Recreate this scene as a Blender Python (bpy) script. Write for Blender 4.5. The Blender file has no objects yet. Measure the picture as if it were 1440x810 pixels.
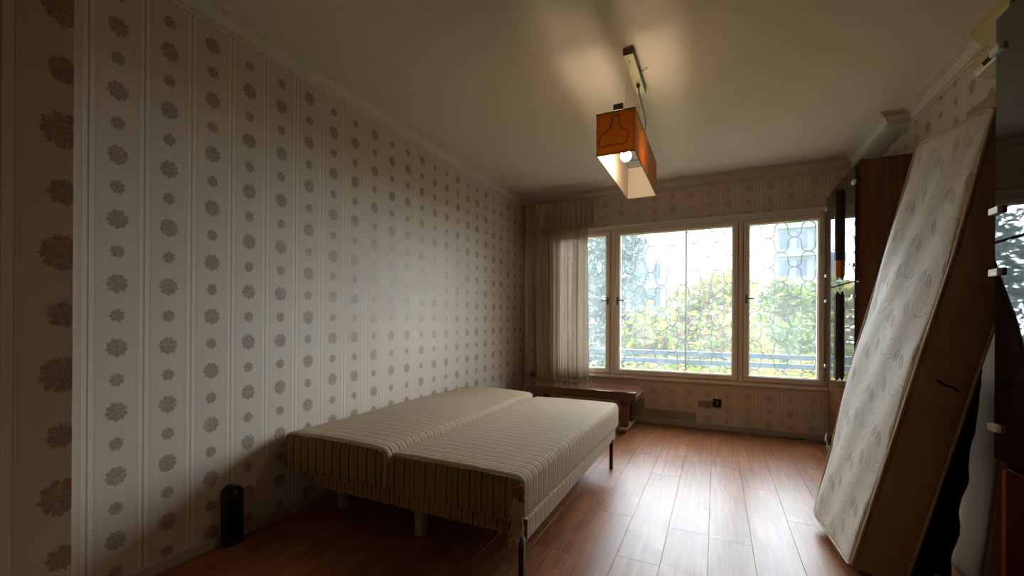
import bpy, bmesh, math, random
import numpy as np
from mathutils import Vector, Matrix

R = random.Random(7)
scene = bpy.context.scene
COL = scene.collection
PI = math.pi

# ------------------------------------------------------------------ camera
YAW, ROLL, FPX, HX, CAMH = 0.4469, -0.0056, 598.7, 450.03, 1.1051
cam_d = bpy.data.cameras.new('camera')
cam = bpy.data.objects.new('camera', cam_d)
COL.objects.link(cam)
cam_d.sensor_width = 36.0
cam_d.lens = FPX / 1440.0 * 36.0
cam_d.shift_y = (HX - 405.0) / 1440.0
cam_d.clip_start = 0.02
cam_d.clip_end = 500
cam.matrix_world = (Matrix.Translation((0, 0, CAMH)) @ Matrix.Rotation(YAW, 4, 'Z')
                    @ Matrix.Rotation(PI / 2, 4, 'X') @ Matrix.Rotation(-ROLL, 4, 'Z'))
scene.camera = cam

# ------------------------------------------------------------------ sky, exposure
SKY = 1.7
world = bpy.data.worlds.new('overcast_sky')
scene.world = world
world.use_nodes = True
wn = world.node_tree.nodes
wl = world.node_tree.links
wn.clear()
wo = wn.new('ShaderNodeOutputWorld')
wb = wn.new('ShaderNodeBackground')
wt = wn.new('ShaderNodeTexCoord')
ws = wn.new('ShaderNodeSeparateXYZ')
wr = wn.new('ShaderNodeValToRGB')
wr.color_ramp.elements[0].position = 0.0
wr.color_ramp.elements[0].color = (0.74, 0.84, 0.95, 1)
wr.color_ramp.elements[1].position = 1.0
wr.color_ramp.elements[1].color = (0.90, 1.02, 1.18, 1)
wl.new(wt.outputs['Generated'], ws.inputs[0])
wl.new(ws.outputs['Z'], wr.inputs[0])
wl.new(wr.outputs[0], wb.inputs['Color'])
wb.inputs['Strength'].default_value = SKY
wl.new(wb.outputs[0], wo.inputs['Surface'])

sun_d = bpy.data.lights.new('hazy_sun', 'SUN')
sun_d.energy = 10.5
sun_d.angle = math.radians(100)
sun_d.color = (0.86, 0.92, 1.0)
sun = bpy.data.objects.new('hazy_sun', sun_d)
COL.objects.link(sun)
sun.rotation_euler = (math.radians(90 - 30), 0, math.radians(180 - 16))

scene.view_settings.view_transform = 'Standard'
scene.view_settings.look = 'None'
scene.view_settings.gamma = 1.0
scene.view_settings.use_curve_mapping = False
scene.view_settings.exposure = 2.05


# ------------------------------------------------------------------ node helpers
def lin(c):
    return tuple((v / 255 / 12.92) if v / 255 <= 0.04045 else ((v / 255 + 0.055) / 1.055) ** 2.4 for v in c) + (1.0,)


_lin = lin


class NT:
    """small expression builder over a material's node tree"""
    def __init__(self, name):
        self.m = bpy.data.materials.new(name)
        self.m.use_nodes = True
        self.t = self.m.node_tree
        self.n, self.l = self.t.nodes, self.t.links
        self.n.clear()
        self.out = self.n.new('ShaderNodeOutputMaterial')

    def put(self, sock, v):
        if isinstance(v, V):
            self.l.new(v.s, sock)
        elif hasattr(v, 'is_output'):
            self.l.new(v, sock)
        else:
            sock.default_value = v

    def math(self, op, *a):
        nd = self.n.new('ShaderNodeMath')
        nd.operation = op
        for i, v in enumerate(a):
            self.put(nd.inputs[i], v)
        return V(self, nd.outputs[0])

    def coords(self, kind='Object'):
        tc = self.n.new('ShaderNodeTexCoord')
        sp = self.n.new('ShaderNodeSeparateXYZ')
        self.l.new(tc.outputs[kind], sp.inputs[0])
        self.vec = tc.outputs[kind]
        return tuple(V(self, sp.outputs[i]) for i in range(3))

    def comb(self, x, y, z):
        nd = self.n.new('ShaderNodeCombineXYZ')
        for i, v in enumerate((x, y, z)):
            self.put(nd.inputs[i], v)
        return nd.outputs[0]

    def noise(self, scale, vec=None, detail=2.0, rough=0.5):
        nd = self.n.new('ShaderNodeTexNoise')
        nd.inputs['Scale'].default_value = scale
        nd.inputs['Detail'].default_value = detail
        nd.inputs['Roughness'].default_value = rough
        if vec is not None:
            self.l.new(vec, nd.inputs['Vector'])
        return V(self, nd.outputs['Fac'])

    def white(self, vec):
        nd = self.n.new('ShaderNodeTexWhiteNoise')
        nd.noise_dimensions = '3D'
        self.l.new(vec, nd.inputs['Vector'])
        return V(self, nd.outputs['Value'])

    def step(self, v, lo, hi):
        nd = self.n.new('ShaderNodeMapRange')
        nd.interpolation_type = 'SMOOTHSTEP'
        self.put(nd.inputs['Value'], v)
        nd.inputs['From Min'].default_value = lo
        nd.inputs['From Max'].default_value = hi
        return V(self, nd.outputs['Result'])

    def mix(self, f, a, b):
        nd = self.n.new('ShaderNodeMix')
        nd.data_type = 'RGBA'
        self.put(nd.inputs['Factor'], f)
        self.put(nd.inputs['A'] if False else nd.inputs[6], a)
        self.put(nd.inputs[7], b)
        return nd.outputs[2]

    def ramp(self, f, stops):
        nd = self.n.new('ShaderNodeValToRGB')
        e = nd.color_ramp.elements
        e[0].position, e[0].color = stops[0]
        e[1].position, e[1].color = stops[-1]
        for p, c in stops[1:-1]:
            k = e.new(p)
            k.color = c
        self.put(nd.inputs[0], f)
        return nd.outputs[0]

    def bump(self, h, strength=0.3, dist=0.005):
        nd = self.n.new('ShaderNodeBump')
        nd.inputs['Strength'].default_value = strength
        nd.inputs['Distance'].default_value = dist
        self.put(nd.inputs['Height'], h)
        return nd.outputs[0]

    def principled(self, color, rough=0.6, spec=0.5, metal=0.0, normal=None, **kw):
        b = self.n.new('ShaderNodeBsdfPrincipled')
        self.put(b.inputs['Base Color'], color)
        self.put(b.inputs['Roughness'], rough)
        self.put(b.inputs['Specular IOR Level'], spec)
        self.put(b.inputs['Metallic'], metal)
        if normal is not None:
            self.l.new(normal, b.inputs['Normal'])
        for k, v in kw.items():
            self.put(b.inputs[k.replace('_', ' ')], v)
        return b.outputs[0]

    def shader(self, kind, **kw):
        b = self.n.new(kind)
        for k, v in kw.items():
            self.put(b.inputs[k], v)
        return b.outputs[0]

    def mixsh(self, f, a, b):
        nd = self.n.new('ShaderNodeMixShader')
        self.put(nd.inputs[0], f)
        self.l.new(a, nd.inputs[1])
        self.l.new(b, nd.inputs[2])
        return nd.outputs[0]

    def done(self, sh):
        self.l.new(sh, self.out.inputs['Surface'])
        return self.m


class V:
    def __init__(self, nt, s):
        self.nt, self.s = nt, s
    def __add__(self, o): return self.nt.math('ADD', self, o)
    __radd__ = __add__
    def __sub__(self, o): return self.nt.math('SUBTRACT', self, o)
    def __rsub__(self, o): return self.nt.math('SUBTRACT', o, self)
    def __mul__(self, o): return self.nt.math('MULTIPLY', self, o)
    __rmul__ = __mul__
    def __truediv__(self, o): return self.nt.math('DIVIDE', self, o)
    def fract(self): return self.nt.math('FRACT', self)
    def floor(self): return self.nt.math('FLOOR', self)
    def abs(self): return self.nt.math('ABSOLUTE', self)
    def sin(self): return self.nt.math('SINE', self)
    def sqrt(self): return self.nt.math('SQRT', self)
    def max(self, o): return self.nt.math('MAXIMUM', self, o)
    def min(self, o): return self.nt.math('MINIMUM', self, o)
    def inv(self): return 1.0 - self


def plain(name, rgb, rough=0.6, spec=0.5, metal=0.0, var=0.08, scale=12.0, bump=0.0, bscale=80.0, **kw):
    t = NT(name)
    t.coords()
    c = lin(rgb)
    k = t.noise(scale, t.vec, 3)
    dark = tuple(v * (1 - var) for v in c[:3]) + (1,)
    lite = tuple(min(1, v * (1 + var)) for v in c[:3]) + (1,)
    col = t.mix(k, dark, lite)
    nrm = t.bump(t.noise(bscale, t.vec, 2), bump, 0.002) if bump else None
    return t.done(t.principled(col, rough, spec, metal, nrm, **kw))


# ------------------------------------------------------------------ materials
def wallpaper(name, axis, off, z0, patches=(), tone=(1.0, 1.0, 1.0), warm=0.35, ink=0.78):
    t = NT(name)
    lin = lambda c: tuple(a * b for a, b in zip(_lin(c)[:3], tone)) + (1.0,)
    x, y, z = t.coords()
    a = y if axis == 'Y' else x
    PW, PH = 0.1783, 0.2585
    s = (a - off) / PW + 60.5
    col = s.floor()
    fx = (s.fract() - 0.5) * PW
    third = ((col / 3.0).fract() * 3.0 + 0.5).floor()
    hd = t.math('GREATER_THAN', third, 1.5) * 0.5
    tt = (z - z0) / PH + hd + 20.5
    fz1 = (tt.fract() - 0.5) * PH
    fz2 = ((tt + 0.5).fract() - 0.5) * PH
    nz = t.noise(150.0, t.vec, 2)
    nlow = t.noise(1.3, t.vec, 3)

    def flower(fz, rad, lobes, ph):
        r = (fx * fx * 1.12 + fz * fz * 0.92).sqrt()
        ang = t.math('ARCTAN2', fz, fx)
        pet = (ang * float(lobes) + ph).sin() * (rad * 0.07)
        pet2 = (ang * float(lobes * 2 + 3) + ph * 2).sin() * (rad * 0.05)
        edge = r + pet + pet2 + (nz - 0.5) * 0.016
        m = t.step(edge, rad + 0.002, rad - 0.002)
        veins = ((ang * float(lobes) + (nz - 0.5) * 9.0).sin() * 0.25 + t.step(t.noise(170.0, t.vec, 2), 0.35, 0.65) * 0.6 + 0.1)
        return m, veins, r
    m1, v1, r1 = flower(fz1, 0.0355, 9, 0.4)
    m2, v2, r2 = flower(fz2, 0.0245, 7, 1.1)
    mask = m1.max(m2)
    veins = t.mix(m1, t.mix(0.0, v2, v2), v1)
    d = 0.0891 - fx.abs()
    bead = t.noise(260.0, t.vec, 1)
    line = t.step(d + (bead - 0.5) * 0.004, 0.0036, 0.0016)
    thin = t.step((d - 0.0195).abs(), 0.0016, 0.0008)
    thin2 = t.step((d - 0.0260).abs(), 0.0012, 0.0006) * 0.5
    band = t.step(d, 0.021, 0.019)
    satin = t.noise(1.0, t.comb(a * 420.0, z * 3.0, 0.0), 2)
    base = t.mix(satin, lin((196, 182, 165)), lin((210, 197, 181)))
    base = t.mix(nlow * 0.5, base, lin((180, 162, 140)))
    base = t.mix(band * 0.55, base, lin((218, 204, 184)))
    base = t.mix(line * 0.62, base, lin((108, 92, 72)))
    base = t.mix((thin + thin2) * 0.5, base, lin((140, 124, 102)))
    fl = t.mix(veins, lin((106, 88, 70)), lin((158, 138, 114)))
    speck = t.step(t.noise(210.0, t.vec, 1), 0.56, 0.66)
    fl = t.mix(speck * 0.5, fl, lin((196, 184, 164)))
    tint = t.step(t.noise(38.0, t.vec, 1), 0.55, 0.68)
    fl = t.mix(tint * warm, fl, lin((150, 92, 56)))
    c = t.mix(mask * ink, base, fl)
    pn = t.noise(28.0, t.vec, 3)
    for (x0, x1, za, zb, rgb) in patches:
        e = 0.006
        w = (pn - 0.5) * 0.03
        aa = a + w
        zz = z + w
        pm = t.step(aa, x0 - e, x0 + e) * t.step(aa, x1 + e, x1 - e) * t.step(zz, za - e, za + e) * t.step(zz, zb + e, zb - e)
        c = t.mix(pm, c, t.mix(pn, lin(rgb), lin(tuple(v * 0.82 for v in rgb))))
    rough = 0.62 - mask * 0.16 - band * 0.06
    nrm = t.bump(mask * 0.6 + satin * 0.15 + line * 0.4, 0.25, 0.002)
    return t.done(t.principled(c, rough, 0.4, 0.0, nrm))


M = {}
M['paper_left'] = wallpaper('wallpaper_left', 'Y', 0.858, 1.243)
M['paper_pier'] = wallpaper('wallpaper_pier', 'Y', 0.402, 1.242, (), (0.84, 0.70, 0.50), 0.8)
M['paper_back'] = wallpaper('wallpaper_back', 'X', 0.288, 0.353,
                            [(-0.93, -0.70, 0.06, 0.26, (150, 138, 118)), (-0.95, -0.185, 0.055, 0.155, (158, 146, 126)),
                             (-0.165, 0.055, 0.215, 0.285, (150, 132, 108))], ink=0.4, tone=(1.12, 1.06, 1.04))
M['paper_right'] = wallpaper('wallpaper_right', 'Y', 3.32, 2.25)
M['ceiling'] = plain('ceiling_paint', (214, 200, 180), 0.75, 0.3, var=0.04, scale=2.0, bump=0.05, bscale=40)
M['trim'] = plain('cornice_paint', (208, 200, 182), 0.6, 0.4, var=0.05, scale=9)
M['trim_yellow'] = plain('yellow_cornice_paint', (196, 172, 116), 0.65, 0.3, var=0.05, scale=6)  # plain yellow tone for one stretch of the cornice
M['skirting'] = plain('skirting_paint', (168, 158, 142), 0.45, 0.5, var=0.10, scale=14)
M['window_paint'] = plain('window_paint', (232, 220, 204), 0.45, 0.5, var=0.06, scale=10)
M['gasket'] = plain('dark_seam', (58, 48, 40), 0.7, 0.3)
M['white_plastic'] = plain('white_plastic', (226, 224, 214), 0.4, 0.5, var=0.03)
M['dark_plastic'] = plain('black_plastic', (16, 16, 18), 0.28, 0.5, var=0.1)
M['steel'] = plain('dull_steel', (120, 116, 110), 0.4, 0.5, 0.8)
M['brown_metal'] = plain('brown_metal', (66, 54, 44), 0.4, 0.5, 0.5)
M['wood_leg'] = plain('grey_wood_leg', (158, 148, 130), 0.55, 0.4)
M['amber'] = plain('amber_plastic', (232, 136, 44), 0.25, 0.6, var=0.1)
M['brass'] = plain('brass_ceiling_bar', (222, 210, 170), 0.4, 0.5, 0.35)
M['brass_dark'] = plain('shaded_bar_dull_grip', (84, 74, 52), 0.45, 0.5, 0.4)  # shade of the lamp bar faces as dark brass, shared with the dull grip
M['cord'] = plain('dark_cord', (60, 50, 34), 0.5, 0.4)
M['wire'] = plain('pale_wire', (170, 158, 120), 0.4, 0.5, 0.3)
M['pipe'] = plain('pipe_paint', (206, 196, 178), 0.4, 0.5)
M['pipe_tan'] = plain('pipe_paint_tan', (150, 130, 100), 0.5, 0.4)
M['rail'] = plain('blue_grey_rail', (70, 100, 124), 0.5, 0.4)
M['grille'] = plain('grille_wire', (34, 38, 40), 0.5, 0.4)
M['teal'] = plain('teal_cloth', (44, 92, 100), 0.85, 0.2, var=0.2, scale=20, bump=0.3, bscale=60)
M['ac'] = plain('yellowed_plastic', (196, 176, 130), 0.45, 0.4, var=0.04)
M['foam'] = plain('torn_foam', (132, 84, 46), 0.95, 0.1, var=0.5, scale=60, bump=0.8, bscale=150)
M['fray'] = plain('frayed_thread', (206, 188, 158), 0.9, 0.1, var=0.25, scale=90)
M['green'] = plain('green_castor', (52, 92, 60), 0.4, 0.5)
M['shade_line'] = plain('white_shade_lining', (244, 240, 232), 0.6, 0.3, var=0.02)


def veneer(name, c1, c2, c3, rough=0.22, axis='Z', coat=0.3, freq=26.0):
    t = NT(name)
    x, y, z = t.coords()
    if axis == 'Z':
        v = t.comb(x * freq, y * freq, z * 1.6)
    elif axis == 'X':
        v = t.comb(x * 1.6, y * freq, z * freq)
    else:
        v = t.comb(x * freq, y * 1.6, z * freq)
    g = t.noise(1.0, v, 4, 0.6)
    g2 = t.noise(4.0, v, 3, 0.6)
    c = t.ramp(g, [(0.3, lin(c1)), (0.5, lin(c2)), (0.72, lin(c3))])
    c = t.mix(t.step(g2, 0.55, 0.75) * 0.4, c, lin(c1))
    return t.done(t.principled(c, rough, 0.5, 0.0, None, Coat_Weight=coat, Coat_Roughness=0.08))


M['mahogany'] = veneer('mahogany_veneer', (62, 32, 14), (98, 54, 24), (120, 70, 34))
M['mahogany_dark'] = veneer('shaded_mahogany_veneer', (48, 16, 10), (74, 26, 15), (92, 36, 20))  # same mahogany, the near cabinet's shade put into the colour; also backs the doors
M['edge_band'] = veneer('orange_edge_band', (140, 76, 26), (168, 96, 36), (186, 112, 46))
M['table_wood'] = veneer('table_lacquer', (84, 50, 36), (118, 76, 56), (140, 94, 70), rough=0.10, axis='X', coat=1.0)
M['table_edge'] = veneer('table_edge_wood', (70, 42, 28), (98, 62, 44), (120, 80, 58), rough=0.3, axis='X')
M['pale_wood'] = veneer('pale_wood_foot', (150, 122, 92), (176, 150, 118), (190, 166, 134), rough=0.4, axis='Y')


def dark_glass():
    t = NT('smoked_glass')
    x, y, z = t.coords()
    w = t.noise(2.2, t.vec, 2)
    n = t.bump(w, 0.10, 0.03)
    return t.done(t.principled(lin((26, 20, 17)), 0.025, 0.7, 0.0, n, IOR=1.55))


M['smoked'] = dark_glass()


def hazy_glass():
    t = NT('hazy_window_glass')
    x, y, z = t.coords()
    d = t.step(t.noise(5.0, t.vec, 4), 0.3, 0.8) * 0.03 + 0.028  # translucent share put in for a pale haze over the view
    lay = t.n.new('ShaderNodeFresnel')
    lay.inputs['IOR'].default_value = 1.45
    tr = t.shader('ShaderNodeBsdfTransparent', Color=(0.93, 0.96, 0.95, 1))
    gl = t.shader('ShaderNodeBsdfGlossy', Color=(1, 1, 1, 1), Roughness=0.02)
    du = t.shader('ShaderNodeBsdfTranslucent', Color=(0.8, 0.82, 0.82, 1))
    a = t.mixsh(d, tr, du)
    return t.done(t.mixsh(V(t, lay.outputs[0]) * 0.6, a, gl))


M['glass'] = hazy_glass()


def sheer():
    t = NT('sheer_curtain')
    x, y, z = t.coords()
    weave = t.noise(1.0, t.comb(x * 300.0, y * 300.0, z * 12.0), 2)
    c = t.mix(weave, lin((172, 154, 132)), lin((200, 184, 162)))
    di = t.shader('ShaderNodeBsdfDiffuse', Color=c)
    tl = t.shader('ShaderNodeBsdfTranslucent', Color=c)
    tr = t.shader('ShaderNodeBsdfTransparent', Color=(1, 1, 1, 1))
    return t.done(t.mixsh(0.015, t.mixsh(0.12, di, tl), tr))


M['sheer'] = sheer()


def planks():
    t = NT('laminate_plank')
    x, y, z = t.coords()
    oi = t.n.new('ShaderNodeObjectInfo')
    rnd = V(t, oi.outputs['Random'])
    strip = (x / 0.065 + 20.0).floor()
    sh = t.white(t.comb(strip, rnd * 97.0, 3.0))
    sy = y / 0.34 + sh * 5.0 + 30.0
    stave = sy.floor()
    tone = t.white(t.comb(strip, stave, rnd * 31.0))
    v = t.comb(x * 60.0 + tone * 40.0, y * 2.6 + tone * 17.0, rnd * 20.0)
    g = t.noise(1.0, v, 4, 0.62)
    c = t.ramp(g, [(0.28, lin((94, 52, 30))), (0.5, lin((138, 84, 54))), (0.75, lin((170, 110, 76)))])
    c = t.mix(tone * 0.5, c, t.mix(t.white(t.comb(stave, strip, rnd)), lin((100, 58, 30)), lin((172, 118, 76))))
    ex = ((x / 0.065 + 20.0).fract() - 0.5).abs()
    ey = (sy.fract() - 0.5).abs()
    seam = t.step(ex, 0.478, 0.497).max(t.step(ey, 0.494, 0.499))
    c = t.mix(seam * 0.45, c, lin((60, 30, 18)))
    sc = t.noise(7.0, t.vec, 4, 0.7)
    scr = t.step(t.noise(1.0, t.comb(x * 14.0, y * 60.0, rnd * 9.0), 3), 0.66, 0.74)
    c = t.mix(scr * 0.25, c, lin((190, 170, 150)))
    rough = 0.26 + sc * 0.16 + scr * 0.12
    n = t.bump(g * 0.25 + sc * 0.3 - seam * 0.5, 0.10, 0.002)
    return t.done(t.principled(c, rough, 0.17, 0.0, n))


M['plank'] = planks()
M['subfloor'] = plain('subfloor', (40, 26, 18), 0.9, 0.2)


def corduroy(name, mode):
    """mode: 'x' stripes counted along X (front faces), 'y' along Y (tops and long sides)"""
    t = NT(name)
    x, y, z = t.coords()
    a = x if mode == 'x' else y
    P = 0.0585
    s = a / P + 40.0 + (t.noise(3.0, t.vec, 2) - 0.5) * 0.12
    f = s.fract()
    d = (f - 0.5).abs()
    seam = t.step(d, 0.40, 0.47)
    ribs = ((s * (2 * PI * 5)).sin() * 0.5 + 0.5)
    wide = t.step(d, 0.10, 0.34)
    nz = t.noise(60.0, t.vec, 3)
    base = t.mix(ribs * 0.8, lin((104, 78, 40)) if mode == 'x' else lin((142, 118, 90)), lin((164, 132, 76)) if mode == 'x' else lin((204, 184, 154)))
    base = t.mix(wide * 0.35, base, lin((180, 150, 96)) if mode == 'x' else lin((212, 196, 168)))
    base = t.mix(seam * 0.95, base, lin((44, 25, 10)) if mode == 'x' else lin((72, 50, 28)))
    base = t.mix(t.step(t.noise(1.6, t.vec, 3), 0.45, 0.75) * 0.25, base, lin((176, 150, 108)))
    base = t.mix((nz - 0.5) * 0.5, base, lin((100, 80, 52)))
    h = ribs * 0.35 + nz * 0.2 - seam * 1.2
    n = t.bump(h, 0.55, 0.004)
    return t.done(t.principled(base, 0.85, 0.15, 0.0, n, Sheen_Weight=0.12, Sheen_Roughness=0.4, Sheen_Tint=(0.9, 0.88, 0.84, 1)))


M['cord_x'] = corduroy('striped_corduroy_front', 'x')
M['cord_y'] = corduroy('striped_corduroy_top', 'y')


def ticking():
    t = NT('vine_patterned_ticking')
    u, v, _ = t.coords('UV')
    TW, TH = 0.30, 0.36

    def tile(u, v):
        fu = ((u / TW + 20.0).fract() - 0.5) * TW
        fv = ((v / TH + 20.0).fract() - 0.5) * TH
        return fu, fv

    nz = t.noise(45.0, t.comb(u, v, 0.0), 2)

    def leaf(fu, fv, cx, cy, ang, a, b):
        ca, sa = math.cos(ang), math.sin(ang)
        p = (fu - cx) * ca + (fv - cy) * sa
        q = (fv - cy) * ca - (fu - cx) * sa
        w = (p / a)
        lens = (1.0 - w * w).max(0.0) * b
        return t.step(q.abs() - lens + (nz - 0.5) * 0.006, 0.0015, -0.0015), t.step(q.abs(), 0.0035, 0.0015)

    def ring(fu, fv, cx, cy, r, up):
        dx, dy = fu - cx, fv - cy
        rr = ((dx * dx + dy * dy).sqrt() - r).abs()
        half = t.step(dy * up + dx * 0.5, -0.01, 0.005)
        return t.step(rr, 0.0030, 0.0012) * half

    mask = None
    lines = None
    su = u + 0.02 * 1.0
    for (ou, ov) in ((0.0, 0.0), (0.15, 0.19)):
        fu, fv = tile(su + ou, v + ov)
        for L in ((-0.045, 0.06, 1.2, 0.042, 0.017), (0.0, 0.085, 1.9, 0.040, 0.018), (0.035, -0.06, 1.35, 0.046, 0.018)):
            m, vein = leaf(fu, fv, *L)
            m = m * (1.0 - vein * 0.45)
            mask = m if mask is None else mask.max(m)
        for G in ((0.02, 0.02, 0.05, 1.0), (-0.05, -0.05, 0.045, -1.0), (0.06, 0.12, 0.035, 1.0)):
            r = ring(fu, fv, *G)
            lines = r if lines is None else lines.max(r)
        wav = (fu - (fv * (2 * PI / TH)).sin() * 0.035).abs()
        lines = lines.max(t.step(wav, 0.0028, 0.0010) * t.step(fv, -0.12, -0.10) * t.step(fv, 0.14, 0.10))
    all_ = mask.max(lines * 0.9)
    weave = t.noise(500.0, t.comb(u, v, 0.0), 1)
    big = t.noise(4.0, t.comb(u, v, 0.0), 3)
    base = t.mix(weave, lin((196, 186, 166)), lin((214, 206, 188)))
    base = t.mix(big * 0.4, base, lin((186, 170, 146)))
    c = t.mix(all_ * 0.62, base, lin((140, 136, 122)))
    n = t.bump(t.noise(14.0, t.comb(u, v, 0.0), 2) * 1.0 - all_ * 0.35 + weave * 0.1, 0.35, 0.008)
    return t.done(t.principled(c, 0.6, 0.3, 0.0, n, Sheen_Weight=0.15))


M['ticking'] = ticking()


def side_cloth():
    t = NT('mattress_side_cloth')
    u, v, w = t.coords()
    fu = (w / 0.16 + 20.0).fract() - 0.5
    row = (w / 0.16 + 20.0).floor()
    fx = ((u / 0.11 + 20.0 + row * 0.37).fract() - 0.5)
    rr = ((fu * fu + fx * fx).sqrt() - 0.17).abs()
    arc = t.step(rr, 0.035, 0.012) * t.step(fx + fu, 0.0, 0.1)
    n1 = t.noise(18.0, t.vec, 3)
    c = t.mix(n1, lin((164, 138, 112)), lin((184, 158, 130)))
    c = t.mix(arc * 0.35, c, lin((204, 178, 150)))
    return t.done(t.principled(c, 0.75, 0.2, 0.0, t.bump(n1 + arc * 0.4, 0.3, 0.006)))


M['side_cloth'] = side_cloth()
M['piping'] = plain('mattress_piping', (186, 164, 130), 0.6, 0.3, var=0.15, scale=70)
M['pale_cloth'] = plain('pale_mattress_cloth', (170, 142, 108), 0.8, 0.2, var=0.08, scale=20, bump=0.3, bscale=50)
M['slit'] = plain('dark_slit', (48, 34, 26), 0.8, 0.2)


def shade_mat():
    t = NT('amber_lamp_shade')
    x, y, z = t.coords()
    k = t.noise(9.0, t.vec, 3)
    c = t.mix(k, lin((214, 140, 50)), lin((230, 164, 72)))
    p = t.principled(c, 0.35, 0.5)
    tl = t.shader('ShaderNodeBsdfTranslucent', Color=lin((255, 214, 120)))
    return t.done(t.mixsh(0.42, p, tl))


M['shade'] = shade_mat()


def lining_mat():
    t = NT('white_lamp_lining')
    t.coords()
    c = t.mix(t.noise(6.0, t.vec, 2), lin((246, 240, 230)), lin((238, 228, 214)))
    p = t.principled(c, 0.5, 0.4)
    tl = t.shader('ShaderNodeBsdfTranslucent', Color=lin((250, 226, 190)))
    return t.done(t.mixsh(0.3, p, tl))


M['lining'] = lining_mat()


def emit(name, rgb, s):
    t = NT(name)
    return t.done(t.shader('ShaderNodeEmission', Color=lin(rgb), Strength=s))


M['bulb'] = emit('lit_bulb', (255, 236, 206), 36.0)


def leafmat(name, cols, trans=0.35):
    t = NT(name)
    g = t.n.new('ShaderNodeNewGeometry')
    r = V(t, g.outputs['Random Per Island'])
    n = len(cols)
    c = t.ramp(r, [((i + 0.5) / n, tuple(q * 0.82 for q in lin(k)[:3]) + (1,)) for i, k in enumerate(cols)])
    p = t.principled(c, 0.55, 0.3)
    tl = t.shader('ShaderNodeBsdfTranslucent', Color=c)
    return t.done(t.mixsh(trans, p, tl))


M['leaf_yellow'] = leafmat('autumn_leaves', [(92, 116, 44), (132, 142, 52), (168, 158, 52), (112, 130, 62), (188, 166, 70), (182, 128, 76), (98, 122, 56)])
M['leaf_green'] = leafmat('green_leaves', [(76, 104, 50), (98, 124, 60), (128, 140, 66), (84, 112, 66), (152, 146, 70)])
M['leaf_dark'] = leafmat('blue_green_needles', [(74, 98, 92), (88, 114, 106), (64, 90, 84), (104, 128, 122)])
M['bark'] = plain('bark', (96, 88, 78), 0.9, 0.1, var=0.3, scale=30)
M['lawn'] = plain('garden_ground', (104, 112, 70), 0.95, 0.1, var=0.3, scale=2)
M['facade'] = plain('pale_facade', (120, 128, 138), 0.8, 0.2, var=0.06, scale=2)
M['facade_window'] = plain('far_window', (60, 76, 92), 0.3, 0.5)
M['slab'] = plain('balcony_slab', (176, 178, 180), 0.8, 0.2)

# ------------------------------------------------------------------ mesh helpers


def thing(name, label, cat, loc=(0, 0, 0), group=None):
    o = bpy.data.objects.new(name, None)
    COL.objects.link(o)
    o.location = loc
    o.empty_display_size = 0.1
    o['label'] = label
    o['category'] = cat
    if group:
        o['group'] = group
    return o


def tag(o, label, cat, group=None):
    o['label'] = label
    o['category'] = cat
    if group:
        o['group'] = group
    return o


def wloc(o):
    v = Vector((0, 0, 0))
    while o is not None:
        v += o.location
        o = o.parent
    return v


def link(name, me, mats, parent=None, smooth=False, label=None):
    if not isinstance(mats, (list, tuple)):
        mats = [mats]
    for m in mats:
        me.materials.append(m)
    o = bpy.data.objects.new(name, me)
    COL.objects.link(o)
    if smooth:
        me.polygons.foreach_set('use_smooth', [True] * len(me.polygons))
    if parent is not None:
        me.transform(Matrix.Translation(-wloc(parent)))
        o.parent = parent
    if label:
        o['label'] = label
    return o


def done(name, bm, mats, parent=None, smooth=False, label=None, origin=None):
    bmesh.ops.recalc_face_normals(bm, faces=bm.faces)
    me = bpy.data.meshes.new(name)
    bm.to_mesh(me)
    bm.free()
    if origin is not None and parent is None:
        me.transform(Matrix.Translation(-Vector(origin)))
    o = link(name, me, mats, parent, smooth, label)
    if origin is not None and parent is None:
        o.location = origin
    return o


def struct(o):
    o['kind'] = 'structure'
    return o


def bx(bm, x0, x1, y0, y1, z0, z1, bev=0.0, seg=1):
    vs = [bm.verts.new((x, y, z)) for x in (x0, x1) for y in (y0, y1) for z in (z0, z1)]
    F = [(0, 1, 3, 2), (4, 6, 7, 5), (0, 4, 5, 1), (2, 3, 7, 6), (0, 2, 6, 4), (1, 5, 7, 3)]
    fs = [bm.faces.new([vs[i] for i in f]) for f in F]
    if bev > 0:
        es = list({e for f in fs for e in f.edges})
        bmesh.ops.bevel(bm, geom=es, offset=bev, segments=seg, affect='EDGES', profile=0.5)
    return bm


def box(name, mat, parent, x0, x1, y0, y1, z0, z1, bev=0.003, seg=1, label=None):
    return done(name, bx(bmesh.new(), x0, x1, y0, y1, z0, z1, bev, seg), mat, parent, label=label)


def tube(bm, pts, r, n=8, closed=False, caps=True):
    pts = [Vector(p) for p in pts]
    rs = r if isinstance(r, (list, tuple)) else [r] * len(pts)
    N = len(pts)
    rings = []
    up = None
    for i, p in enumerate(pts):
        a = pts[i - 1] if (i > 0 or closed) else p
        b = pts[(i + 1) % N] if (i < N - 1 or closed) else p
        d = (b - a)
        d = d.normalized() if d.length > 1e-9 else Vector((0, 0, 1))
        if up is None:
            up = Vector((0, 0, 1)) if abs(d.z) < 0.9 else Vector((1, 0, 0))
        side = d.cross(up)
        if side.length < 1e-6:
            side = d.orthogonal()
        side.normalize()
        up = side.cross(d).normalized()
        rings.append([bm.verts.new(p + (side * math.cos(2 * PI * k / n) + up * math.sin(2 * PI * k / n)) * rs[i]) for k in range(n)])
    for i in range(N if closed else N - 1):
        A, B = rings[i], rings[(i + 1) % N]
        for k in range(n):
            bm.faces.new((A[k], A[(k + 1) % n], B[(k + 1) % n], B[k]))
    if caps and not closed:
        bm.faces.new(rings[0][::-1])
        bm.faces.new(rings[-1])
    return bm


def cyl(bm, p, q, r, n=12):
    return tube(bm, [p, q], r, n)


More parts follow.
